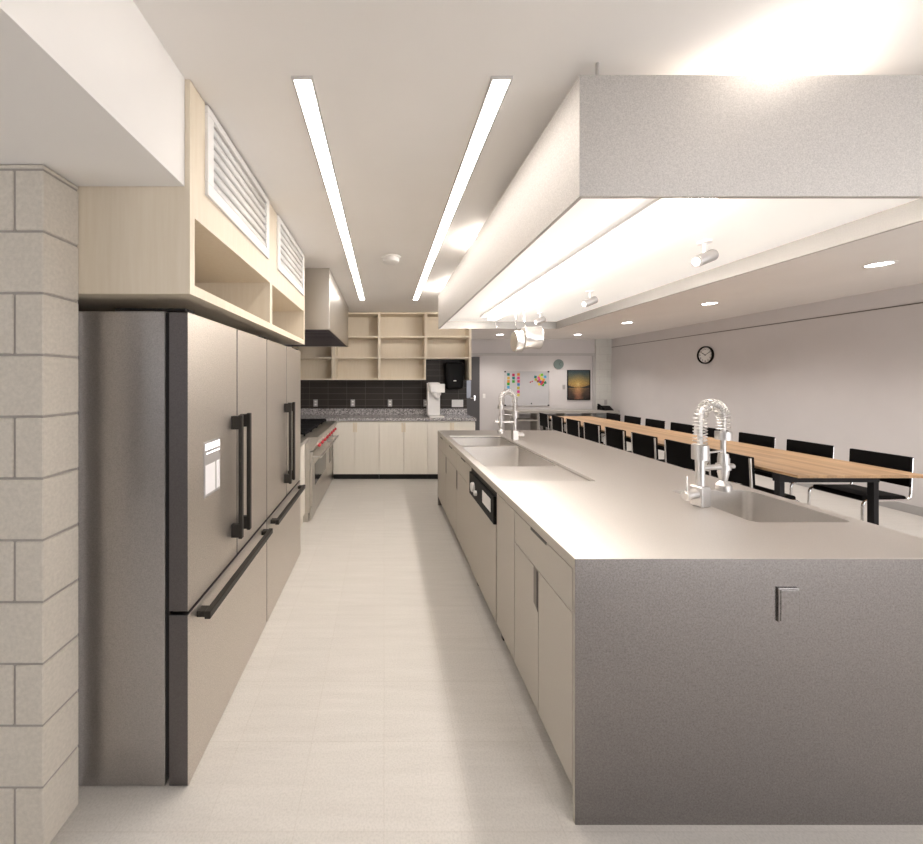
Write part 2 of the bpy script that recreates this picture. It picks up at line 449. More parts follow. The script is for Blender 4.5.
# ------------------------------------------------------------------ refrigerators
def fridge(y0, label, display):
    y1 = y0+0.906
    t = thing('refrigerator', label, 'refrigerator', (-1.1, (y0+y1)/2, 0), group='steel refrigerators along the left wall')
    b = MB(); b.box(-1.44, -0.8237, y0, y1, 0.004, 1.79, bev=0.003)
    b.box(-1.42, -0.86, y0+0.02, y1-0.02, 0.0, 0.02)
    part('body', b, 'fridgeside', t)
    part('gasket', B(-0.8237, -0.8087, y0+0.006, y1-0.006, 0.04, 1.785), 'gasket', t, 'black door gasket')
    for q in (y0+0.01, y1-0.075): part('hinge_cover', MB().box(-1.02, -0.752, q, q+0.065, 1.79, 1.803, bev=0.003), 'gasket', t)
    ym = (y0+y1)/2
    out = []
    for (a, c, hy) in ((y0, ym-0.006, ym-0.062), (ym+0.006, y1, ym+0.042)):
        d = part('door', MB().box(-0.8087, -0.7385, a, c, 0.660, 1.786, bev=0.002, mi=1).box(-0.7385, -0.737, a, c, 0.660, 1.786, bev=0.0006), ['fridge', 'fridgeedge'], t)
        hb = MB()
        hb.box(-0.702, -0.684, hy-0.013, hy+0.013, 0.765, 1.362, bev=0.003)
        hb.box(-0.737, -0.690, hy-0.012, hy+0.012, 0.770, 0.835, bev=0.003)
        hb.box(-0.737, -0.690, hy-0.012, hy+0.012, 1.292, 1.357, bev=0.003)
        part('handle', hb, 'bronze', d, 'dark metal bar handle')
        out.append(d)
    d = part('freezer_drawer', MB().box(-0.8087, -0.7385, y0, y1, 0.004, 0.645, bev=0.002, mi=1).box(-0.7385, -0.737, y0, y1, 0.004, 0.645, bev=0.0006), ['fridge', 'fridgeedge'], t)
    hb = MB(); hb.box(-0.704, -0.680, y0+0.055, y1-0.055, 0.594, 0.624, bev=0.003)
    for q in (y0+0.06, y1-0.10): hb.box(-0.737, -0.690, q, q+0.04, 0.598, 0.622, bev=0.003)
    part('handle', hb, 'bronze', d, 'dark metal bar handle')
    if display:
        f = MB(); a, c = 1.470, 1.612
        f.box(-0.737, -0.7335, a, c, 1.045, 1.275, bev=0.001)
        dp = part('display', f, 'greyplate', out[0], 'small pale touch display')
        g = MB()
        g.box(-0.7335, -0.7325, a+0.008, c-0.006, 1.240, 1.266)
        for k in range(4): g.box(-0.7335, -0.7325, a+0.018+k*0.031, a+0.042+k*0.031, 1.222, 1.229)
        part('lit_band', g, 'screenlit', dp)
        g = MB(); g.box(-0.7335, -0.7325, a+0.008, a+0.092, 1.058, 1.178); g.box(-0.7335, -0.7328, a+0.106, c-0.006, 1.058, 1.178)
        part('screen', g, 'lens', dp)
    return t
struct('gap_reflector', B(-1.475, -1.150, 1.3025, 1.3505, 0, 1.84), 'paint')  # white filler added in the gap to lighten the fridge side's reflection
fridge(1.354, 'near steel French door refrigerator with pale display, beside the block wall', True)
fridge(2.272, 'far steel French door refrigerator without display, just before the range', False)

# ------------------------------------------------------------------ cabinet above the fridges
t = thing('bridge_cabinet', 'birch cabinet with open cubbies and white louvres above the refrigerators', 'cabinet', (-1.1, 2.2, 1.843))
b = MB()
XF, XB = -0.702, -1.478
b.box(XB, XF, 1.302, 1.335, 1.843, 2.618)                       # near side
b.box(XB, XF, 3.150, 3.185, 1.843, 2.618)                       # far side
b.box(XB, XF, 1.335, 3.150, 1.843, 1.881)                       # bottom
b.box(XB, XF, 1.335, 3.150, 2.131, 2.150)                       # deck over cubbies
b.box(XF-0.02, XF, 1.335, 3.150, 2.150, 2.258)                  # rail under louvres
b.box(XF-0.02, XF, 1.335, 1.412, 2.258, 2.618)
b.box(XF-0.02, XF, 2.171, 2.355, 2.258, 2.618)
b.box(XF-0.02, XF, 3.120, 3.150, 2.258, 2.618)
b.box(XB, XB+0.012, 1.335, 3.150, 1.881, 2.618)
part('carcass', b, 'birch', t)
part('divider', B(XB+0.012, XF, 2.217, 2.262, 1.881, 2.131), 'birch', t)
for a, c in ((1.412, 2.171), (2.355, 3.120)):
    g = MB()
    z0, z1, w = 2.258, 2.610, 0.05
    g.box(XF-0.004, XF+0.012, a, c, z0, z0+w, bev=0.003); g.box(XF-0.004, XF+0.012, a, c, z1-w*0.6, z1, bev=0.003)
    g.box(XF-0.004, XF+0.012, a, a+w, z0+w, z1-w*0.6, bev=0.003); g.box(XF-0.004, XF+0.012, c-w, c, z0+w, z1-w*0.6, bev=0.003)
    q = part('louvre_frame', g, 'grillewhite', t, 'white louvre frame')
    s = MB(); n = 6
    for k in range(n):
        zc = z0+w+(k+0.5)*(z1-z0-1.6*w)/n
        s.prism([(XF-0.010, zc+0.020), (XF-0.004, zc+0.022), (XF+0.008, zc-0.010), (XF+0.002, zc-0.016), (XF-0.010, zc-0.016)], 'Y', a+w, c-w)
    s.box(XF-0.018, XF-0.010, a+w, c-w, z0+0.01, z1, mi=0)
    part('slats', s, 'grillewhite', q)

# ------------------------------------------------------------------ filler cabinet + range + hood
t = thing('base_cabinet', 'narrow cream base cabinet between the far refrigerator and the range', 'cabinet', (-1.1, 3.52, 0))
part('body', B(-1.46, -0.8675, 3.20, 3.858, 0.0, 0.874), 'cream', t)
part('door', MB().box(-0.8675, -0.8475, 3.203, 3.855, 0.10, 0.870, bev=0.002), 'cream', t)
part('countertop', MB().box(-1.46, -0.815, 3.20, 3.860, 0.874, 0.912, bev=0.004), 'rangesteel', t, 'grey steel top')

RY0, RY1 = 3.868, 5.42
t = thing('range_cooker', 'wide steel double oven range with red knobs under the hood', 'range', (-1.1, 4.65, 0))
b = MB(); b.box(-1.46, -0.80, RY0, RY1, 0.10, 0.895, bev=0.003)
b.box(-1.44, -0.82, RY0+0.01, RY1-0.01, 0.0, 0.10)
part('body', b, 'rangesteel', t)
part('control_panel', MB().prism([(-0.80, 0.765), (-0.765, 0.770), (-0.703, 0.892), (-0.710, 0.917), (-0.80, 0.917)], 'Y', RY0, RY1), 'rangesteel', t)
part('cooktop', MB().box(-1.46, -0.80, RY0, RY1, 0.895, 0.917, bev=0.003), 'rangesteel', t)
for k in range(4):
    g = MB(); ya = RY0+0.05+k*0.365; yb = ya+0.345
    for q in range(4):
        g.box(-1.38, -0.86, ya+q*0.108, ya+q*0.108+0.016, 0.935, 0.957, bev=0.003)
    for x in (-1.38, -1.12, -0.876): g.box(x, x+0.016, ya, yb-0.005, 0.930, 0.950, bev=0.003)
    for x in (-1.38, -0.876):
        for q in (0, 3): g.box(x, x+0.016, ya+q*0.108, ya+q*0.108+0.016, 0.917, 0.935)
    g.cyl((-1.25, ya+0.17, 0.917), (-1.25, ya+0.17, 0.932), 0.045); g.cyl((-1.0, ya+0.17, 0.917), (-1.0, ya+0.17, 0.932), 0.045)
    part('burner_grate', g, 'iron', t, 'black cast iron grate')
nx, nz = 0.891, -0.453
for k in range(8):
    y = RY0+0.12+k*0.186
    c = Vector((-0.738, y, 0.823)); d = Vector((nx, 0, nz))
    g = MB(); g.cyl(c-d*0.004, c+d*0.012, 0.027, mi=1); g.cyl(c+d*0.012, c+d*0.040, 0.022, 0.019)
    p = c+d*0.040; g.cyl(p-Vector((0, 0.018, 0)), p+Vector((0, 0.018, 0)), 0.006, n=8)
    part('knob', g, ['red', 'rangesteel'], t, 'red control knob')
for (a, c) in ((RY0+0.02, 4.93), (4.945, RY1-0.02)):
    d = part('oven_door', MB().box(-0.80, -0.772, a, c, 0.165, 0.750, bev=0.004), 'rangesteel', t)
    mgn = 0.13
    part('oven_window', MB().box(-0.772, -0.769, a+mgn, c-mgn, 0.36, 0.60, bev=0.001), 'glassdark', d, 'dark oven glass')
    g = MB(); g.cyl((-0.690, a+0.015, 0.695), (-0.690, c-0.015, 0.695), 0.014, n=16)
    for y in (a+0.04, c-0.04): g.cyl((-0.772, y, 0.695), (-0.690, y, 0.695), 0.010, n=12)
    part('handle', g, 'brushed', d)
part('kick_panel', MB().box(-0.80, -0.785, RY0, RY1, 0.02, 0.155, bev=0.003), 'rangesteel', t)

t = thing('range_hood', 'steel box extractor hood hung above the red-knobbed range', 'range hood', (-1.0, 4.42, 2.02))
b = MB(); hy0, hy1, hx = 3.50, 5.34, -0.530
b.box(hx-0.012, hx, hy0, hy1, 2.022, 2.618, bev=0.002); b.box(-1.478, hx-0.012, hy0, hy0+0.012, 2.022, 2.618, bev=0.002)
b.box(-1.478, hx-0.012, hy1-0.012, hy1, 2.022, 2.618, bev=0.002); b.box(-1.478, hx-0.012, hy0+0.012, hy1-0.012, 2.5, 2.512)
part('shell', b, 'rangesteel', t)
f = MB(); f.box(-1.478, hx-0.012, hy0+0.012, hy1-0.012, 2.030, 2.045)
for k in range(14): f.box(-1.40, hx-0.06, hy0+0.08+k*0.125, hy0+0.14+k*0.125, 2.024, 2.030)
part('filter', f, 'hoodunder', t, 'dark filter underside')

# ------------------------------------------------------------------ back run: base cabinets, granite, open uppers
FX = [-0.779, -0.443, -0.076, 0.298, 0.668, 1.039, 1.396]
pos = ['leftmost, by the range', 'middle of three', 'rightmost, at the open end']
for k in range(3):
    a, c = FX[2*k], FX[2*k+2]
    mid = FX[2*k+1]
    t = thing('base_cabinet', 'cream two-door cabinet under the granite, '+pos[k], 'cabinet', ((a+c)/2, 5.8, 0), group='cream cabinets under the granite')
    b = MB(); b.box(a+0.001, c-0.001, 5.52, 6.085, 0.09, 0.908); part('body', b, 'cream', t)
    part('toe_kick', B(a+0.001, c-0.001, 5.57, 5.60, 0.0, 0.09), 'blackmatte', t, 'black toe kick')
    for (p, q, s) in ((a, mid, 1), (mid, c, -1)):
        d = part('door', MB().box(p+0.002, q-0.002, 5.50, 5.52, 0.092, 0.885, bev=0.0015), 'cream', t)
        x = q-0.004 if s == 1 else p+0.004
        g = MB(); x0, x1 = (x-0.028, x) if s == 1 else (x, x+0.028)
        g.box(x0, x1, 5.497, 5.50, 0.735, 0.880, bev=0.001)
        part('pull', g, 'birch', d)
t = thing('granite_worktop', 'speckled grey granite worktop along the dark tiled wall', 'worktop', (0.3, 5.8, 0.908))
b = MB(); b.box(-0.80, 1.405, 5.475, 6.085, 0.908, 0.950, bev=0.004); b.box(-1.46, -0.80, 5.43, 6.085, 0.908, 0.950, bev=0.004)
part('slab', b, 'granite', t)
b = MB(); b.box(-1.46, 1.398, 6.060, 6.085, 0.950, 1.050, bev=0.002)
single('granite_upstand', b, 'granite', 'speckled granite upstand at the foot of the dark tile', 'upstand', (0, 6.07, 0.95))
b = single('base_cabinet', B(-1.46, -0.82, 5.43, 6.08, 0.0, 0.908), 'cream', 'cream corner cabinet between the range and the back wall', 'cabinet', (-1.1, 5.7, 0))

UX = [-1.476, -0.809, -0.075, 0.673, 1.402]
ulab = ['open birch wall shelf unit behind the range hood', 'open birch wall shelf unit right of the range hood',
        'open birch wall shelf unit in the middle of the back wall', 'short open birch wall shelf unit above the towel dispenser']
for k in range(4):
    a, c = UX[k]+0.001, UX[k+1]-0.001
    t = thing('open_wall_cabinet', ulab[k], 'wall shelf', ((a+c)/2, 5.93, 1.531), group='open birch wall shelves')
    w = 0.020 if k < 3 else 0.020
    y0, y1 = 5.77, 6.085
    zb = 1.531 if k < 3 else 1.875
    b = MB()
    wl = 0.03 if k == 1 else w
    wr = 0.035 if k == 3 else (0.03 if k == 0 else w)
    b.box(a, a+wl, y0, y1, zb, 2.615); b.box(c-wr, c, y0, y1, 1.531, 2.615)
    b.box(a+wl, c-wr, y0, y1, 2.590, 2.615)
    b.box(a+wl, c-wr, y1-0.012, y1, zb, 2.590)
    b.box(a+wl, c-wr, y0, y1-0.012, zb, zb+0.025)
    part('carcass', b, 'birch', t)
    part('shelf', B(a+wl, c-wr, y0+0.004, y1-0.012, 2.214, 2.239), 'birch', t)
    if k < 3: part('shelf', B(a+wl, c-wr, y0+0.004, y1-0.012, 1.878, 1.903), 'birch', t)
    else: part('top_rail', B(a+wl, c-wr, y1-0.03, y1-0.012, 2.54, 2.59), 'birch', t)

# coffee maker
t = thing('coffee_maker', 'tall white coffee brewer on the granite below the towel dispenser', 'coffee maker', (0.80, 5.72, 0.950))
cx0 = 0.690
b = MB(); b.box(cx0, cx0+0.200, 5.70, 5.85, 0.970, 1.485, bev=0.008)
part('column', b, 'white', t)
part('head', MB().box(cx0+0.03, cx0+0.255, 5.585, 5.70, 1.335, 1.470, bev=0.008), 'white', t)
g = MB(); g.lathe([(0.075, 1.335), (0.07, 1.30), (0.04, 1.262), (0.035, 1.255)], (cx0+0.13, 5.635, 0)); part('brew_basket', g, 'whitemetal', t)
part('base', MB().box(cx0+0.015, cx0+0.245, 5.565, 5.86, 0.950, 0.972, bev=0.006), 'white', t)
part('lid', MB().box(cx0+0.02, cx0+0.18, 5.72, 5.84, 1.485, 1.492, bev=0.003), 'whitemetal', t)

# towel dispenser
t = thing('towel_dispenser', 'black rounded paper towel dispenser on the dark tile', 'dispenser', (1.16, 5.98, 1.4))
ox0, ox1 = 1.003, 1.318
loops = []
for y, ins in ((6.0862, 0.0), (5.93, 0.0), (5.885, 0.012), (5.87, 0.04)):
    l = []
    for (x, y_, z) in rrect(ox0+ins, ox1-ins, 1.375+ins, 1.830-ins, 0.06, 0):
        k = (z if False else y_)
        l.append((x+(0.012 if y_ < 1.45 and x < 1.1 else (-0.012 if y_ < 1.45 and x > 1.2 else 0)), y, k))
    loops.append(l)
part('cover', MB().loft(loops), 'black', t)
part('emblem', MB().box(1.135, 1.178, 5.866, 5.871, 1.512, 1.525, bev=0.001), 'white', t, 'small white emblem')
part('paper_slot', MB().box(1.10, 1.22, 5.90, 6.00, 1.365, 1.378, bev=0.003), 'blackmatte', t)

# plates on the tile
def outlet(name, x, z, y, w, hgt, mat, label, cat, holes=True, ax='Y'):
    t = thing(name, label, cat, (x, y, z))
    part('plate', MB().box(x-w/2, x+w/2, y-0.008, y, z-hgt/2, z+hgt/2, bev=0.003), mat, t)
    g = MB()
    for s in (-1, 1): g.box(x-0.017, x+0.017, y-0.010, y-0.008, z+s*0.024-0.015, z+s*0.024+0.015, bev=0.002)
    part('socket', g, 'whitemetal' if mat != 'white' else 'lens', t)
    return t
ol = ['nearest the range', 'second from the range', 'below the middle of the shelves', 'partly behind the coffee brewer']
for k, px in enumerate((315.6, 352.8, 390.0, 425.5)):
    outlet('wall_outlet', (px-VX)*6.085/F, 1.531-23*6.085/F, 6.085, 0.072, 0.118, 'greyplate', 'grey outlet plate on the dark tile, '+ol[k], 'outlet')
t = thing('switch_plate', 'wide white switch plate on the dark tile under the towel dispenser', 'switch', (1.24, 6.085, 1.14))
part('plate', MB().box(1.145, 1.338, 6.077, 6.085, 1.075, 1.198, bev=0.003), 'white', t)
g = MB()
for k in range(3): g.box(1.167+k*0.056, 1.199+k*0.056, 6.073, 6.077, 1.105, 1.168, bev=0.002)
part('rocker', g, 'white', t)

# ------------------------------------------------------------------ island
IX0, IX1, IY0, IY1, TZ = 0.658, 2.10, 1.2386, 4.41, 0.914
def plate_with_holes(outer, holes, z0, z1):
    b = bmesh.new(); es = []
    for lp in [outer]+holes:
        vs = [b.verts.new((p[0], p[1], z1)) for p in lp]
        for i in range(len(vs)): es.append(b.edges.new((vs[i], vs[(i+1) % len(vs)])))
    r = bmesh.ops.triangle_fill(b, edges=es, use_beauty=True, normal=(0, 0, 1))
    fs = [f for f in b.faces]
    ex = bmesh.ops.extrude_face_region(b, geom=fs)
    for v in ex['geom']:
        if isinstance(v, bmesh.types.BMVert): v.co.z = z0
    return b
t = thing('island_worktop', 'long stainless steel island top with sinks and steel end panels', 'worktop', (1.38, 2.82, 0.87))
s1 = rrect(0.720, 1.300, 2.200, 3.990, 0.018, 0); s2 = rrect(1.600, 2.040, 1.560, 2.020, 0.035, 0)
outer = [(IX0+0.003, IY0+0.003), (IX1, IY0+0.003), (IX1, IY1), (IX0+0.003, IY1)]
top = MB(); top.bm(plate_with_holes(outer, [s1, s2], TZ-0.018, TZ))
top.box(IX1-0.02, IX1, IY0+0.016, IY1-0.016, TZ-0.040, TZ-0.018)
part('top', top, 'steeltop', t)
part('edge_band', MB().box(IX0, IX0+0.003, IY0+0.003, IY1, TZ-0.040, TZ-0.0006).box(IX0, IX0+0.02, IY0+0.003, IY0+0.016, 0, TZ-0.040), 'greige', t, 'greige front edge')
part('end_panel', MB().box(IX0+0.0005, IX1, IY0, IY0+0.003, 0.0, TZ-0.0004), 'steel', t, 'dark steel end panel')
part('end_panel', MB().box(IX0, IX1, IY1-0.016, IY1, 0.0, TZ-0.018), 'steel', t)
# sink deck and basins
zd = TZ-0.022
deck = MB()
b1 = rrect(0.735, 1.285, 2.660, 3.450, 0.045, 0); b2 = rrect(0.735, 1.285, 3.500, 3.975, 0.045, 0)
big = [(0.718, 2.198), (1.302, 2.198), (1.302, 3.992), (0.718, 3.992)]
deck.bm(plate_with_holes(big, [b1, b2], zd-0.006, zd))
part('drainboard', deck, 'sinksteel', t)
def basin(x0, x1, y0, y1, ztop, depth, r):
    mb = MB(); L = []
    for dz, ins, rr in ((0, 0, r), (-depth+0.03, 0.004, r), (-depth+0.008, 0.012, r), (-depth, 0.035, r)):
        L.append(rrect(x0+ins, x1-ins, y0+ins, y1-ins, rr, ztop+dz))
    mb.loft(L, False, True)
    o = []
    for dz, ins in ((-depth-0.004, -0.004), (0, -0.004)):
        o.append(rrect(x0+ins, x1-ins, y0+ins, y1-ins, r+0.004, ztop+dz))
    mb.loft(o, True, False)
    return mb
bs = part('sink_basin', basin(0.735, 1.285, 2.660, 3.450, zd-0.001, 0.23, 0.045), 'sinksteel', t)
dr = lambda x, y, z: MB().lathe([(0.045, z), (0.045, z+0.003), (0.030, z+0.003), (0.026, z-0.002)], (x, y, 0))
part('drain', dr(1.01, 3.05, zd-0.231), 'chrome', bs)
bs = part('sink_basin', basin(0.735, 1.285, 3.500, 3.975, zd-0.001, 0.20, 0.045), 'sinksteel', t)
part('drain', dr(1.01, 3.74, zd-0.201), 'chrome', bs)
bs = part('sink_basin', basin(1.600, 2.040, 1.560, 2.020, TZ-0.004, 0.20, 0.035), 'sinksteel', t)
part('drain', dr(1.82, 1.79, TZ-0.204), 'chrome', bs)

def island_cab(y0, y1, label, drawer=True, doors=1, pull_y=None):
    t = thing('island_cabinet', label, 'cabinet', (1.0, (y0+y1)/2, 0))
    b = MB()
    w = 0.018
    b.box(IX0+0.022, 1.31, y0, y0+w, 0.11, 0.645); b.box(IX0+0.022, 1.31, y1-w, y1, 0.11, 0.645)
    b.box(IX0+0.022, 1.31, y0+w, y1-w, 0.11, 0.13)
    b.box(IX0+0.022, IX0+0.04, y0, y1, 0.13, 0.872)
    part('carcass', b, 'greige', t)
    part('toe_kick', B(IX0+0.085, IX0+0.10, y0, y1, 0.0, 0.11), 'greigedark', t)
    g = 0.002
    if drawer:
        d = part('drawer', MB().box(IX0, IX0+0.022, y0+g, y1-g, 0.718, 0.870, bev=0.0012), 'greige', t)
        ym = (y0+y1)/2
        part('pull', MB().box(IX0-0.0015, IX0+0.002, ym-0.078, ym+0.078, 0.861, 0.8725, bev=0.0005), 'pulldark', d, 'dark slot pull')
        zt = 0.714
    else: zt = 0.870
    ys = [y0, y1] if doors == 1 else [y0, (y0+y1)/2, y1]
    ds = []
    for i in range(len(ys)-1):
        ds.append(part('door', MB().box(IX0, IX0+0.022, ys[i]+g, ys[i+1]-g, 0.11, zt, bev=0.0012), 'greige', t))
    if pull_y is not None:
        d = ds[-1]
        mb = MB(); mb.box(IX0-0.002, IX0+0.002, pull_y, pull_y+0.042, 0.558, 0.713, bev=0.0006)
        mb.prism([(pull_y, 0.558), (pull_y+0.042, 0.558), (pull_y, 0.540)], 'X', IX0-0.002, IX0+0.001)
        mb.box(IX0-0.003, IX0-0.002, pull_y+0.002, pull_y+0.010, 0.556, 0.711, mi=1)
        part('pull', mb, ['pull', 'pulldark'], d, 'dark recessed pull')
    return t
island_cab(1.2566, 1.8150, 'greige island cabinet with drawer and two doors, nearest the steel end panel', True, 2, 1.538)
island_cab(1.8170, 2.1030, 'narrow plain greige island cabinet on the near side of the dishwasher', False, 1)
island_cab(2.7150, 3.2800, 'greige island cabinet directly beyond the dishwasher', True, 1, 3.235)
island_cab(3.2820, 3.8400, 'greige island cabinet second beyond the dishwasher', True, 1, 3.795)
island_cab(3.8420, 4.3930, 'greige island cabinet at the far end of the island', True, 1)
t = thing('island_back_panel', 'greige panel closing the seating side of the island', 'panel', (2.05, 2.8, 0))
part('panel', B(2.068, 2.086, 1.256, 4.393, 0.0, 0.87), 'greige', t)

t = thing('dishwasher', 'built-in dishwasher with black control panel in the island front', 'dishwasher', (0.95, 2.41, 0))
y0, y1 = 2.107, 2.711
part('tub', B(IX0+0.026, 1.25, y0+0.004, y1-0.004, 0.11, 0.645), 'greyplate', t)
part('door', MB().box(IX0-0.004, IX0+0.026, y0+0.002, y1-0.002, 0.11, 0.680, bev=0.002), 'greige', t)
cp = part('control_panel', MB().box(IX0-0.016, IX0+0.026, y0+0.004, y1-0.002, 0.682, 0.845, bev=0.003), 'black', t, 'black control panel')
part('handle_recess', MB().box(IX0+0.000, IX0+0.026, y0+0.004, y1-0.004, 0.846, 0.871), 'bronze', t, 'slate strip above the panel')
g = MB(); g.lathe([(0.034, IX0-0.016), (0.034, IX0-0.030), (0.030, IX0-0.036)], (0, 2.575, 0.765), 'X'); g.lathe([(0.018, IX0-0.016), (0.018, IX0-0.030), (0.015, IX0-0.034)], (0, 2.500, 0.745), 'X')
part('knob', g, 'white', cp, 'white dial')
part('label_plate', MB().box(IX0-0.019, IX0-0.016, 2.165, 2.345, 0.735, 0.815, bev=0.001), 'white', cp, 'white plate')
g = MB()
for y in (y0+0.005, y1-0.035): g.box(IX0+0.040, IX0+0.064, y, y+0.03, 0.0, 0.11, bev=0.002)
g.box(IX0+0.07, IX0+0.085, y0, y1, 0.0, 0.11)
part('foot', g, 'bronze', t)

# outlet in the steel end
t = thing('end_outlet', 'steel cover plate on the near steel end of the island', 'outlet', (1.386, IY0, 0.70))
px0, px1 = (776.8-VX)*IY0/F, (797.6-VX)*IY0/F
pz0, pz1 = 1.531-(621.4-VY)*IY0/F, 1.531-(587.2-VY)*IY0/F
part('plate', MB().box(px0, px1, IY0-0.007, IY0, pz0, pz1, bev=0.002), 'steel', t)
part('flap', MB().box(px0+0.006, px1-0.004, IY0-0.009, IY0-0.007, pz0+0.005, pz1-0.006, bev=0.001), 'steel', t)

# ------------------------------------------------------------------ faucets (spray side towards local +X)
def faucet(loc, rz, label, S=0.145):
    t = thing('spring_faucet', label, 'faucet', loc, rz, local=True, group='spring neck faucets on the island')
    b = MB(); b.box(-0.030, 0.030, -0.030, 0.030, 0.0, 0.100, bev=0.008, seg=3)
    b.cyl((0, 0, 0.098), (0, 0, 0.235), 0.019); b.cyl((0, 0, 0.228), (0, 0, 0.298), 0.034); b.lathe([(0.034, 0.298), (0.020, 0.303)])
    part('column', b, 'brushed', t)
    R = S/2; z0, zt = 0.30, 0.42
    path = [(0, 0, z0+k*0.02) for k in range(int((zt-z0)/0.02)+1)]
    path += [(R-R*math.cos(a), 0, zt+R*1.05*math.sin(a)) for a in [PI*k/16 for k in range(1, 17)]]
    path += [(S, 0, zt-0.02*k) for k in range(1, 4)]
    end = Vector(path[-1])
    part('hose', MB().tube(path, 0.011, 10), 'brushed', t)
    # spring
    P = [Vector(p) for p in path]; cum = [0]
    for i in range(1, len(P)): cum.append(cum[-1]+(P[i]-P[i-1]).length)
    tot = cum[-1]; pitch = 0.0155; N = int(tot/pitch*12)
    pts = []
    for k in range(N+1):
        d = tot*k/N; i = 0
        while i < len(cum)-2 and cum[i+1] < d: i += 1
        f = (d-cum[i])/(cum[i+1]-cum[i]); p = P[i].lerp(P[i+1], f)
        tg = (P[min(i+2, len(P)-1)]-P[max(i-1, 0)]).normalized()
        n1 = Vector((0, 1, 0)); n2 = tg.cross(n1).normalized()
        a = 2*PI*d/pitch
        pts.append(p+(n1*math.cos(a)+n2*math.sin(a))*0.0265)
    part('spring', MB().tube(pts, 0.0026, 6), 'brushed', t)
    s = MB(); s.cyl(end, end+Vector((0, 0, -0.040)), 0.033)
    s.cyl(end+Vector((0, 0, -0.04)), end+Vector((0, 0, -0.115)), 0.011)
    zb = end.z-0.115
    s.lathe([(0.020, zb+0.005), (0.023, zb-0.02), (0.023, zb-0.09), (0.016, zb-0.13), (0.033, zb-0.150), (0.033, zb-0.178), (0.028, zb-0.180)], (S, 0, 0))
    part('spray_head', s, 'brushed', t)
    a = MB(); a.cyl((0, 0, 0.185), (S+0.06, 0, 0.185), 0.013, n=16); a.lathe([(0.030, 0.172), (0.030, 0.198)], (S, 0, 0))
    a.cyl((S+0.035, 0, 0.185), (S+0.035, 0, 0.225), 0.005, n=10)
    a.cyl((0.0, 0, 0.255), (S, 0, 0.265), 0.005, n=10)
    part('support_arm', a, 'brushed', t)
    hnd = MB(); hnd.cyl((-0.028, 0, 0.062), (-0.088, 0, 0.055), 0.022); hnd.lathe([(0.022, -0.088), (0.018, -0.094)], (0, 0, 0.055), 'X')
    hnd.cyl((-0.080, 0, 0.070), (-0.080, 0, 0.150), 0.0035, n=8)
    part('handle', hnd, 'brushed', t)
    return t
faucet((1.550, 1.765, TZ), math.radians(12), 'near spring neck faucet at the small prep sink')
faucet((1.345, 3.70, TZ), math.radians(180), 'far spring neck faucet behind the large double sink')

# ------------------------------------------------------------------ island canopy hood
HX0, HX1, HY0, HY1, HZ0, HZ1 = 0.658, 2.097, 1.212, 4.36, 2.149, 2.558
t = thing('canopy_hood', 'huge steel canopy hood hanging over the island', 'canopy hood', ((HX0+HX1)/2, (HY0+HY1)/2, HZ0))
b = MB(); w = 0.012
b.box(HX0, HX0+w, HY0, HY1, HZ0, HZ1); b.box(HX1-w, HX1, HY0, HY1, HZ0, HZ1)
b.box(HX0+w, HX1-w, HY0, HY0+w, HZ0, HZ1); b.box(HX0+w, HX1-w, HY1-w, HY1, HZ0, HZ1)
b.box(HX0+w, HX1-w, HY0+w, HY1-w, HZ1-0.012, HZ1)
part('shell', b, 'hoodsteel', t)
lip = MB(); w2 = 0.004
for (a, c, d, e) in ((HX0+w, HX0+w+w2, HY0+w, HY1-w), (HX1-w-w2, HX1-w, HY0+w, HY1-w), (HX0+w+w2, HX1-w-w2, HY0+w, HY0+w+w2), (HX0+w+w2, HX1-w-w2, HY1-w-w2, HY1-w)): lip.box(a, c, d, e, HZ0+0.001, 2.235)
part('lip', lip, 'lipshade', t, 'inner lip in darkened steel')
part('liner', B(HX0+w, HX1-w, HY0+w, HY1-w, 2.235, 2.250), 'luminous', t, 'white underside with added glow')
lt = MB()
lt.box(1.055, 1.085, 1.30, 3.95, 2.222, 2.235); lt.box(1.255, 1.275, 1.30, 3.95, 2.222, 2.235)
for y in (1.40, 2.62, 3.85): lt.box(1.172, 1.188, y, y+0.016, 2.210, 2.235)
lp = part('lamp_housing', lt, 'whitemetal', t)
part('lamp', MB().box(1.135, 1.225, 1.32, 3.93, 2.185, 2.212, bev=0.004), 'hoodlamp', lp, 'glowing lamp strip')
ra = MB()
for y in (HY0+0.006, HY1-0.006):
    for x in (0.734, 2.02): ra.cyl((x, y+(0.02 if y < 2 else -0.02), HZ1), (x, y+(0.02 if y < 2 else -0.02), HC), 0.006, n=10)
pass
part('hanger', ra, 'alu', t)

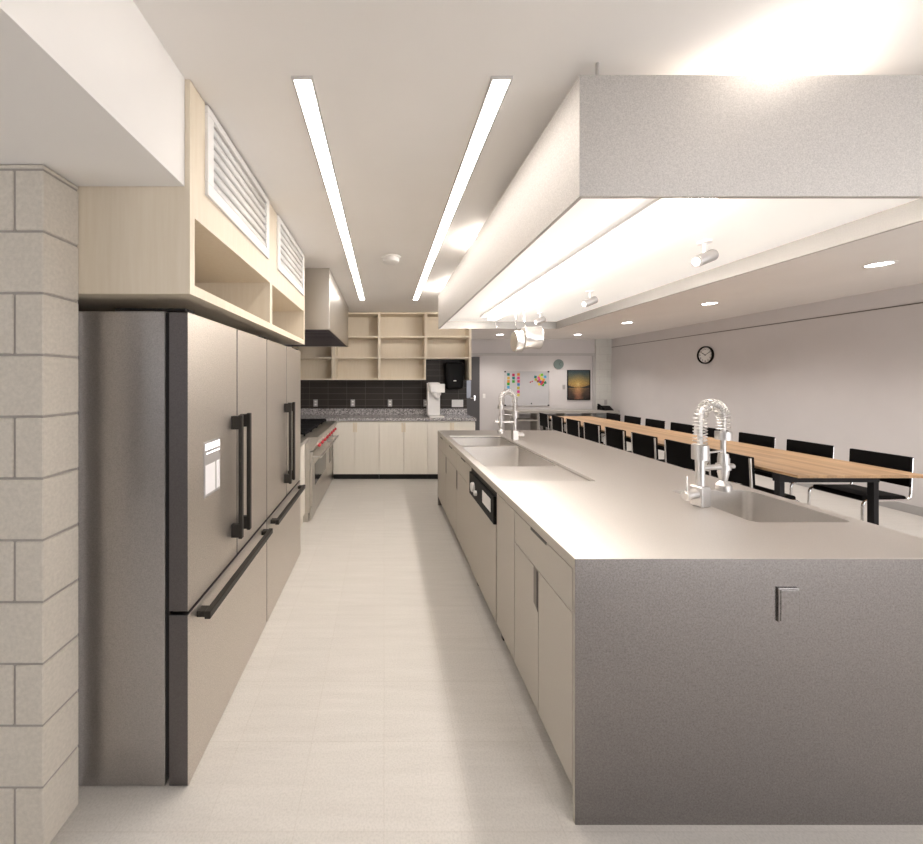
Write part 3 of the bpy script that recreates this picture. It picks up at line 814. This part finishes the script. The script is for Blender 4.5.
# track spotlights inside the hood
tl = ['nearest of the three inside the canopy', 'middle of the three inside the canopy', 'farthest of the three inside the canopy']
for k, y in enumerate((1.83, 2.85, 3.76)):
    t = thing('spotlight', 'small white cylinder spotlight, '+tl[k], 'spotlight', (1.63, y, 2.235), group='spotlights inside the canopy')
    g = MB(); g.lathe([(0.03, 2.235), (0.03, 2.226), (0.010, 2.222), (0.008, 2.165)], (1.63, y, 0)); part('mount', g, 'whitemetal', t)
    d = Vector((-0.90, -0.15, -0.36)).normalized(); c = Vector((1.63, y, 2.150))
    g = MB(); g.tube([c-d*0.055, c-d*0.05, c+d*0.05, c+d*0.055], [0.022, 0.030, 0.030, 0.028], 24); can = part('can', g, 'alu', t)
    part('lamp', MB().cyl(c+d*0.055, c+d*0.0565, 0.020), 'screenlit', can, 'lit lens')
    la = bpy.data.lights.new('spot_beam', 'SPOT'); la.energy = 5; la.spot_size = math.radians(95); la.spot_blend = 0.9; la.shadow_soft_size = 0.02; la.color = (1, 0.94, 0.88)
    lo = bpy.data.objects.new('spot_beam', la); COL.objects.link(lo); lo.parent = t; lo.location = (c+d*0.06)-Vector((1.63, y, 2.235))
    lo.rotation_euler = d.to_track_quat('-Z', 'Y').to_euler()
# pots on hooks
def pot(x, y, r, dep, label, zc):
    t = thing('saucepan', label, 'saucepan', (x, y, zc), group='pans hanging under the canopy')
    prof = [(0.002, 0), (r*0.94, 0.0), (r, 0.012), (r, dep), (r+0.004, dep+0.002), (r+0.002, dep+0.004), (r-0.004, dep), (r-0.004, 0.014), (0.002, 0.006)]
    part('pan', MB().lathe([(a, b2) for a, b2 in prof], (x, y, zc), 'X', 40), 'pansteel', t)
    g = MB(); pts = rounded([(x+0.03, y, zc+r-0.004), (x+0.028, y, zc+r+0.02), (x+0.02, y, zc+r+0.04), (x+0.02, y, 2.205)], 0.02)
    g.tube(pts, 0.006, 8)
    g.tube([(x+0.02+0.012*math.cos(a), y, 2.215+0.012*math.sin(a)) for a in [2*PI*i/14 for i in range(14)]], 0.003, 6, closed=True)
    part('handle', g, 'chrome', t)
def hook(x, y, label, z1=2.205):
    g = MB(); g.tube(rounded([(x, y, 2.2350), (x, y, z1), (x+0.008, y, z1-0.014), (x+0.018, y, z1-0.004), (x+0.018, y, z1+0.008)], 0.008), 0.003, 8)
    g.cyl((x, y, 2.230), (x, y, 2.235), 0.012)
    single('pot_hook', g, 'chrome', label, 'hook', (x, y, 2.2345))
pot(1.258, 3.49, 0.103, 0.065, 'smaller polished saucepan hanging left under the canopy', 1.906)
pot(1.384, 3.60, 0.111, 0.165, 'larger polished saucepan hanging right under the canopy', 1.952)
hook(1.268, 3.49, 'hook holding the smaller hanging saucepan'); hook(1.394, 3.60, 'hook holding the larger hanging saucepan')
hook(1.090, 3.52, 'empty hook left of the hanging saucepans', 2.06)

# ------------------------------------------------------------------ ceiling fixtures
for (x0, x1, lab) in ((-0.332, -0.2555, 'left of the two long ceiling light strips, nearer the refrigerators'), (0.385, 0.462, 'right of the two long ceiling light strips, nearer the canopy hood')):
    t = thing('linear_light', lab, 'ceiling light', ((x0+x1)/2, 3.08, HC), group='ceiling light strips')
    y0, y1 = 1.288, 4.87
    g = MB(); e = 0.007
    g.box(x0, x0+e, y0, y1, HC-0.010, HC-0.0005); g.box(x1-e, x1, y0, y1, HC-0.010, HC-0.0005)
    g.box(x0+e, x1-e, y0, y0+e, HC-0.010, HC-0.0005); g.box(x0+e, x1-e, y1-e, y1, HC-0.010, HC-0.0005)
    part('frame', g, 'striptrim', t)
    part('diffuser', B(x0+e, x1-e, y0+e, y1-e, HC-0.005, HC-0.0005), 'linear', t, 'glowing diffuser')
t = thing('smoke_detector', 'round white smoke detector on the kitchen ceiling', 'smoke detector', (0.062, 3.19, HC))
part('base', MB().lathe([(0.085, HC), (0.085, HC-0.012), (0.080, HC-0.014)], (0.062, 3.19, 0)), 'white', t)
part('sensor', MB().lathe([(0.072, HC-0.014), (0.070, HC-0.045), (0.060, HC-0.052), (0.02, HC-0.054)], (0.062, 3.19, 0)), 'white', t)
dl = ['nearest the camera above the table', 'second over the table', 'third over the table', 'farthest over the table', 'by the far wall above the whiteboard end']
for k, (px, py) in enumerate(((879, 264), (709.5, 303.3), (627, 322.5), (577.5, 334.5), (500, 334.5))):
    Y = (HC-CAMZ)*F/(VY-py); X = (px-VX)*Y/F
    t = thing('downlight', 'small round recessed downlight, '+dl[k], 'downlight', (X, Y, HC), group='dining downlights')
    part('trim_ring', MB().lathe([(0.105, HC), (0.105, HC-0.006), (0.085, HC-0.008), (0.080, HC-0.001)], (X, Y, 0)), 'white', t)
    part('lamp', MB().lathe([(0.079, HC-0.001), (0.079, HC-0.004), (0.02, HC-0.005)], (X, Y, 0)), 'downlamp', t, 'glowing lens')
    la = bpy.data.lights.new('downlight_beam', 'SPOT'); la.energy = 60; la.spot_size = math.radians(130); la.spot_blend = 0.7; la.shadow_soft_size = 0.07; la.color = (1, 0.94, 0.89)
    lo = bpy.data.objects.new('downlight_beam', la); COL.objects.link(lo); lo.parent = t; lo.location = (0, 0, -0.02)
for (x, y, lab, e) in ((0.700, 2.78, 'small uplight on the left rim of the canopy hood', 7), (1.36, 1.262, 'small uplight on the near rim of the canopy hood', 9), (0.745, 4.22, 'small uplight at the far left corner of the canopy hood', 22)):
    t = thing('uplight', lab, 'uplight', (x, y, HZ1))
    part('cup', MB().lathe([(0.022, HZ1), (0.022, HZ1+0.014), (0.018, HZ1+0.016)], (x, y, 0), n=20), 'hoodsteel', t)
    part('bulb', MB().lathe([(0.015, HZ1+0.016), (0.014, HZ1+0.024), (0.006, HZ1+0.030)], (x, y, 0), n=20), 'uplamp', t, 'glowing bulb')
    la = bpy.data.lights.new('uplight_beam', 'POINT'); la.energy = e; la.shadow_soft_size = 0.010; la.color = (1, 0.94, 0.87)
    lo = bpy.data.objects.new('uplight_beam', la); COL.objects.link(lo); lo.parent = t; lo.location = (0, 0, 0.043)

# ------------------------------------------------------------------ dining: table, chairs
t = thing('conference_table', 'long wooden conference table on a charcoal frame', 'table', (3.977, 5.42, 0))
part('tabletop', MB().box(3.434, 4.52, 2.985, 7.87, 0.716, 0.740, bev=0.003), 'table', t)
fr = MB()
for y in (3.13, 5.41, 7.76):
    fr.box(3.44, 4.312, y, y+0.06, 0.640, 0.715, bev=0.003)
for x in (3.60, 4.12): fr.box(x, x+0.06, 3.20, 7.76, 0.655, 0.715, bev=0.003)
part('frame', fr, 'charcoalframe', t)
for y in (3.13, 5.41, 7.76):
    for x in (3.445, 4.265): part('leg', MB().box(x, x+0.045, y+0.004, y+0.050, 0.0, 0.640, bev=0.003), 'charcoalframe', t)

CW = 0.43
def chair(label):
    t = thing('dining_chair', label, 'chair', (0, 0, 0), 0, 'black cantilever chairs at the table', True)
    hw = CW/2; pts = []
    def side(s):
        y = s*(hw-0.011)
        return [(-0.232, y, 0.825), (-0.215, y, 0.445), (0.215, y, 0.445), (0.225, y, 0.012), (-0.24, y, 0.012)]
    a = rounded(side(1), 0.06); b = rounded(side(-1), 0.06)
    loop = rounded([tuple(a[-1])], 0.01) if False else None
    full = rounded(side(1)+list(reversed(side(-1))), 0.06)
    g = MB(); g.tube(full, 0.011, 12)
    part('frame', g, 'chrome', t, 'chrome tube frame')
    sb = MB(); sb.box(-0.205, 0.205, -hw+0.024, hw-0.024, 0.432, 0.480, bev=0.016, seg=3)
    part('seat', sb, 'leather', t)
    # curved backrest
    L = []
    n = 8
    for (z, dx) in ((0.566, 0.0), (0.572, 0.0), (0.70, 0.0), (0.828, 0.0), (0.835, 0.0)):
        off = -0.225+(0.70-z)*0.045
        th = 0.030 if 0.57 < z < 0.83 else 0.022
        fr, bk = [], []
        for i in range(n+1):
            yy = -hw+0.003+(CW-0.006)*i/n
            c = -0.004*(1-(yy/hw)**2)
            fr.append((off+c+th*0.5+0.012, yy, z)); bk.append((off+c-th*0.5+0.012, yy, z))
        L.append(fr+bk[::-1])
    part('backrest', MB().loft(L), 'leather', t)
    return t
ords = ['nearest the camera', 'second from the near end', 'third from the near end', 'fourth from the near end', 'fifth from the near end', 'sixth from the near end', 'second from the far end', 'at the far end']
c0 = None
for side, X, rz in (('island', 3.535, 0.0), ('wall', 4.535, PI)):
    for k in range(8):
        lab = 'black cantilever chair on the %s side of the table, %s' % (side, ords[k])
        Y = 3.237+CW/2+0.572*k
        if c0 is None:
            c0 = chair(lab); c0.location = (X, Y, 0)
        else: copy_thing(c0, (X, Y, 0), rz, lab)

# ------------------------------------------------------------------ far wall furniture
def W(px, py, Y=9.62): return ((px-VX)*Y/F, CAMZ-(py-VY)*Y/F)
t = thing('credenza', 'long low pale open credenza along the far wall', 'credenza', (4.58, 9.32, 0))
part('top', MB().box(3.185, 5.955, 9.10, 9.555, 0.690, 0.752, bev=0.004), 'credenza', t)
for x in (3.20, 3.885, 4.575, 5.245, 5.925): part('upright', B(x, x+0.025, 9.11, 9.555, 0.0, 0.690), 'credenza', t)
for (a, c) in ((3.225, 3.885), (3.91, 4.575), (4.60, 5.245), (5.27, 5.925)):
    part('shelf', B(a, c, 9.12, 9.55, 0.49, 0.525), 'credenza', t)
t = thing('desk_phone', 'black desk phone on the right end of the credenza', 'phone', (5.70, 9.30, 0.752))
part('body', MB().prism([(9.18, 0.752), (9.42, 0.752), (9.42, 0.845), (9.36, 0.865), (9.19, 0.775)], 'X', 5.62, 5.86), 'black', t)
g = MB(); g.tube(rounded([(5.585, 9.40, 0.885), (5.60, 9.38, 0.890), (5.61, 9.24, 0.830), (5.60, 9.20, 0.800)], 0.03), [0.030]*2+[0.020]*(len(rounded([(0,0,0),(1,0,0),(1,1,0),(2,1,0)],0.1))-4)+[0.030]*2, 12)
part('handset', g, 'black', t)
part('stand', MB().box(5.60, 5.86, 9.40, 9.46, 0.752, 0.86, bev=0.004), 'black', t)

x0, z1 = W(504.1, 371.2); x1, z0 = W(548.8, 405.8)
t = thing('whiteboard', 'whiteboard with sticky notes on the far wall', 'whiteboard', ((x0+x1)/2, 9.62, z0))
part('surface', B(x0+0.012, x1-0.012, 9.600, 9.620, z0+0.012, z1-0.012), 'boardwhite', t)
g = MB()
g.box(x0, x1, 9.596, 9.62, z0, z0+0.012); g.box(x0, x1, 9.596, 9.62, z1-0.012, z1); g.box(x0, x0+0.012, 9.596, 9.62, z0+0.012, z1-0.012); g.box(x1-0.012, x1, 9.596, 9.62, z0+0.012, z1-0.012)
part('frame', g, 'alu', t)
for (cx, cz) in ((x0+0.02, z0+0.015), (x1-0.02, z0+0.015), (x0+0.02, z1-0.015), (x1-0.02, z1-0.015)):
    part('corner_cap', MB().box(cx-0.024, cx+0.024, 9.592, 9.598, cz-0.018, cz+0.018, bev=0.003), 'black', t, 'black corner cap')
NC = {'teal': (22, 118, 112), 'mustard': (196, 160, 62), 'orange': (214, 140, 52), 'green': (52, 150, 40), 'sky blue': (70, 150, 190), 'magenta': (205, 60, 130),
      'crimson': (190, 50, 95), 'blue': (62, 120, 170), 'olive': (170, 160, 50), 'pale yellow': (205, 190, 90), 'pink': (225, 90, 130), 'lime': (110, 180, 50), 'dark green': (40, 110, 80), 'brown': (150, 90, 60), 'red': (190, 50, 50), 'yellow': (215, 195, 60), 'navy': (70, 80, 140)}
for k, v in NC.items(): M['note_'+k] = plain('note_'+k.replace(' ', '_'), srgb(*v), 0.7)
def note(px, py, colname, label, i=0, rot=0.0, size=0.076):
    px, py = 495+px/15.38, 360+py/15.38
    x, z = W(px, py, 9.6)
    y = 9.5998-0.0003*i
    mb = MB(); s = size/2; L = []
    for (a, zz) in ((0, 1), (0.0003, 0), (0.004, -1)):      # lower edge curls off the board
        L.append((a, zz))
    front, back = [], []
    ca, sa = math.cos(rot), math.sin(rot)
    for a, zz in L:
        for sx in (-1, 1):
            X = sx*s*ca-zz*s*sa; Z = sx*s*sa+zz*s*ca
            front.append((x+X, y-a-0.0006, z+Z)); back.append((x+X, y-a, z+Z))
    vs = front+back
    fs = [(0, 1, 3, 2), (2, 3, 5, 4), (6, 8, 9, 7), (8, 10, 11, 9), (0, 6, 7, 1), (4, 5, 11, 10), (0, 2, 8, 6), (2, 4, 10, 8), (1, 7, 9, 3), (3, 9, 11, 5)]
    mb.raw(vs, fs)
    single('sticky_note', mb, 'note_'+colname, label, 'sticky note', (x, y, z), 'sticky notes on the whiteboard')
cols = [(207, 'left', [('teal', 222), ('mustard', 278), ('orange', 328), ('green', 368), ('sky blue', 418)]),
        (285, 'middle', [('crimson', 230), ('teal', 278), ('green', 330)]),
        (360, 'right', [('orange', 222), ('magenta', 277), ('crimson', 328), ('blue', 376), ('olive', 430), ('magenta', 487), ('pale yellow', 537)])]
onames = ['top', 'second', 'third', 'fourth', 'fifth', 'sixth', 'lowest']
for (px, cn, ns) in cols:
    for i, (c, py) in enumerate(ns):
        note(px+random.uniform(-2, 2), py, c, '%s sticky note, %s in the %s column on the whiteboard' % (c, onames[i], cn), 0, random.uniform(-0.04, 0.04), 0.070)
cl = [(722, 228, 'lime', 'at the top of the cluster'), (622, 260, 'teal', 'at the far left of the cluster'), (772, 258, 'sky blue', 'at the upper right of the cluster'),
      (690, 243, 'pale yellow', 'upper left in the cluster'), (672, 272, 'pink', 'left of centre in the cluster'), (684, 300, 'magenta', 'at the centre of the cluster'),
      (715, 285, 'yellow', 'above centre in the cluster'), (745, 305, 'orange', 'right of centre in the cluster'), (628, 302, 'olive', 'under the teal one in the cluster'),
      (660, 326, 'brown', 'below left in the cluster'), (700, 337, 'navy', 'below centre in the cluster'), (732, 340, 'red', 'lower right of centre in the cluster'),
      (770, 348, 'dark green', 'at the right edge of the cluster'), (680, 372, 'yellow', 'lowest left in the cluster'), (735, 382, 'green', 'lowest in the cluster'), (712, 365, 'crimson', 'low centre in the cluster')]
for i, (px, py, c, w) in enumerate(cl):
    note(px, py, c, '%s sticky note %s on the whiteboard' % (c, w), i+1, random.uniform(-0.6, 0.6), 0.066)
for (px, py, c, lab) in ((545, 340, 'red', 'small red magnet on the whiteboard, left of the note cluster'), (572, 328, 'crimson', 'small dark pink magnet on the whiteboard, nearest the note cluster')):
    x, z = W(495+px/15.38, 360+py/15.38, 9.6)
    single('magnet', MB().lathe([(0.018, 9.600), (0.018, 9.592), (0.014, 9.590)], (x, 0, z), 'Y', 16), 'note_'+c, lab, 'magnet', (x, 9.6, z))
x, z = W(495+560/15.38, 360+668/15.38, 9.6)
single('magnet', MB().lathe([(0.018, 9.600), (0.018, 9.592), (0.014, 9.590)], (x, 0, z), 'Y', 16), 'black', 'small black magnet near the lower edge of the whiteboard', 'magnet', (x, 9.6, z))

# sage clock
x, z = W(558.3, 364.2)
t = thing('wall_clock', 'plain round sage green wall clock left above the sunset painting', 'clock', (x, 9.62, z))
part('face', MB().lathe([(0.128, 9.62), (0.132, 9.60), (0.128, 9.585), (0.02, 9.583)], (x, 0, z), 'Y', 40), 'sage', t)
g = MB()
for ang, ln in ((42, 0.085), (140, 0.06)):
    a = math.radians(ang); d = Vector((math.sin(a), 0, math.cos(a)))
    g.cyl(Vector((x, 9.581, z)), Vector((x, 9.581, z))+d*ln, 0.004, n=8)
part('hand', g, 'sagedark', t)
# painting
x0, z1 = W(567, 370); x1, z0 = W(589.7, 399.9)
t = thing('painting', 'framed painting of a golden sunset over water on the far wall', 'painting', ((x0+x1)/2, 9.62, z0))
part('canvas', B(x0+0.018, x1-0.018, 9.598, 9.62, z0+0.018, z1-0.018), 'sunset', t)
g = MB()
g.box(x0, x1, 9.588, 9.62, z0, z0+0.018); g.box(x0, x1, 9.588, 9.62, z1-0.018, z1); g.box(x0, x0+0.018, 9.588, 9.62, z0+0.018, z1-0.018); g.box(x1-0.018, x1, 9.588, 9.62, z0+0.018, z1-0.018)
part('frame', g, 'black', t)
def plate(px, py, Y, lab, cat, mat, w=0.075, hh=0.12, name='light_switch'):
    x, z = W(px, py, Y)
    t = thing(name, lab, cat, (x, Y, z))
    part('plate', MB().box(x-w/2, x+w/2, Y-0.008, Y, z-hh/2, z+hh/2, bev=0.003), mat, t)
    part('rocker', MB().box(x-w*0.22, x+w*0.22, Y-0.012, Y-0.008, z-hh*0.27, z+hh*0.27, bev=0.002), mat, t)
plate(563.8, 387, 9.62, 'grey light switch left of the sunset painting', 'switch', 'greyplate', 0.07, 0.12)
plate(484, 396, 9.62, 'pale light switch right of the dark door', 'switch', 'whitemetal', 0.07, 0.12)
plate(605.5, 402.2, 9.56, 'grey outlet plate on the painted block corner above the phone', 'outlet', 'greyplate', 0.07, 0.13, 'wall_outlet')

# clock on the right wall
cy, cz, R = 6.76, 2.0, 0.165
t = thing('wall_clock', 'round white wall clock with black rim on the right wall', 'clock', (6.05, cy, cz))
rl = [[(h, cy+r*math.cos(2*PI*k/48), cz+r*math.sin(2*PI*k/48)) for k in range(48)] for r, h in [(R-0.024, 6.030), (R-0.014, 6.012), (R, 6.016), (R, 6.05), (R-0.03, 6.05)]]
part('rim', MB().loft(rl, False, False, 0, True), 'black', t, 'black rim')
part('face', MB().lathe([(R-0.02, 6.040), (R-0.02, 6.034), (0.01, 6.033)], (0, cy, cz), 'X', 48), 'white', t)
g = MB()
for hnum in range(1, 13):
    a = 2*PI*hnum/12
    # seen from inside the room (looking +X) the viewer's right is -Y
    yy, zz = cy-math.sin(a)*R*0.70, cz+math.cos(a)*R*0.70
    M4 = Matrix.Translation((6.0322, yy, zz)) @ Matrix(((0, 0, -1, 0), (-1, 0, 0, 0), (0, 1, 0, 0), (0, 0, 0, 1)))
    g.text(str(hnum), 0.052, M4, 0.0006)
part('numeral', g, 'black', t)
for ang, ln, r in ((-58, 0.075, 0.0055), (60, 0.115, 0.004)):
    a = math.radians(ang); c = Vector((6.030, cy, cz))
    d = Vector((0, -math.sin(a), math.cos(a)))
    part('hand', MB().cyl(c-d*0.015, c+d*ln, r, n=8), 'black', t)

# ------------------------------------------------------------------ world, camera, view
wd = bpy.data.worlds.new('world'); SC.world = wd; wd.use_nodes = True
bg = wd.node_tree.nodes['Background']; bg.inputs[0].default_value = (0.98, 0.98, 1.0, 1); bg.inputs[1].default_value = 2.6
cam = bpy.data.cameras.new('camera'); co = bpy.data.objects.new('camera', cam); COL.objects.link(co)
co.location = (0, 0, CAMZ); co.rotation_euler = (PI/2, 0, 0)
cam.sensor_width = 36; cam.lens = 36*F/923; cam.clip_start = 0.02
cam.shift_x = (461.5-VX)/923; cam.shift_y = -(422-VY)/923
SC.camera = co
SC.view_settings.view_transform = 'Standard'; SC.view_settings.look = 'None'
SC.view_settings.gamma = 1; SC.view_settings.use_curve_mapping = False
SC.view_settings.exposure = 0.84
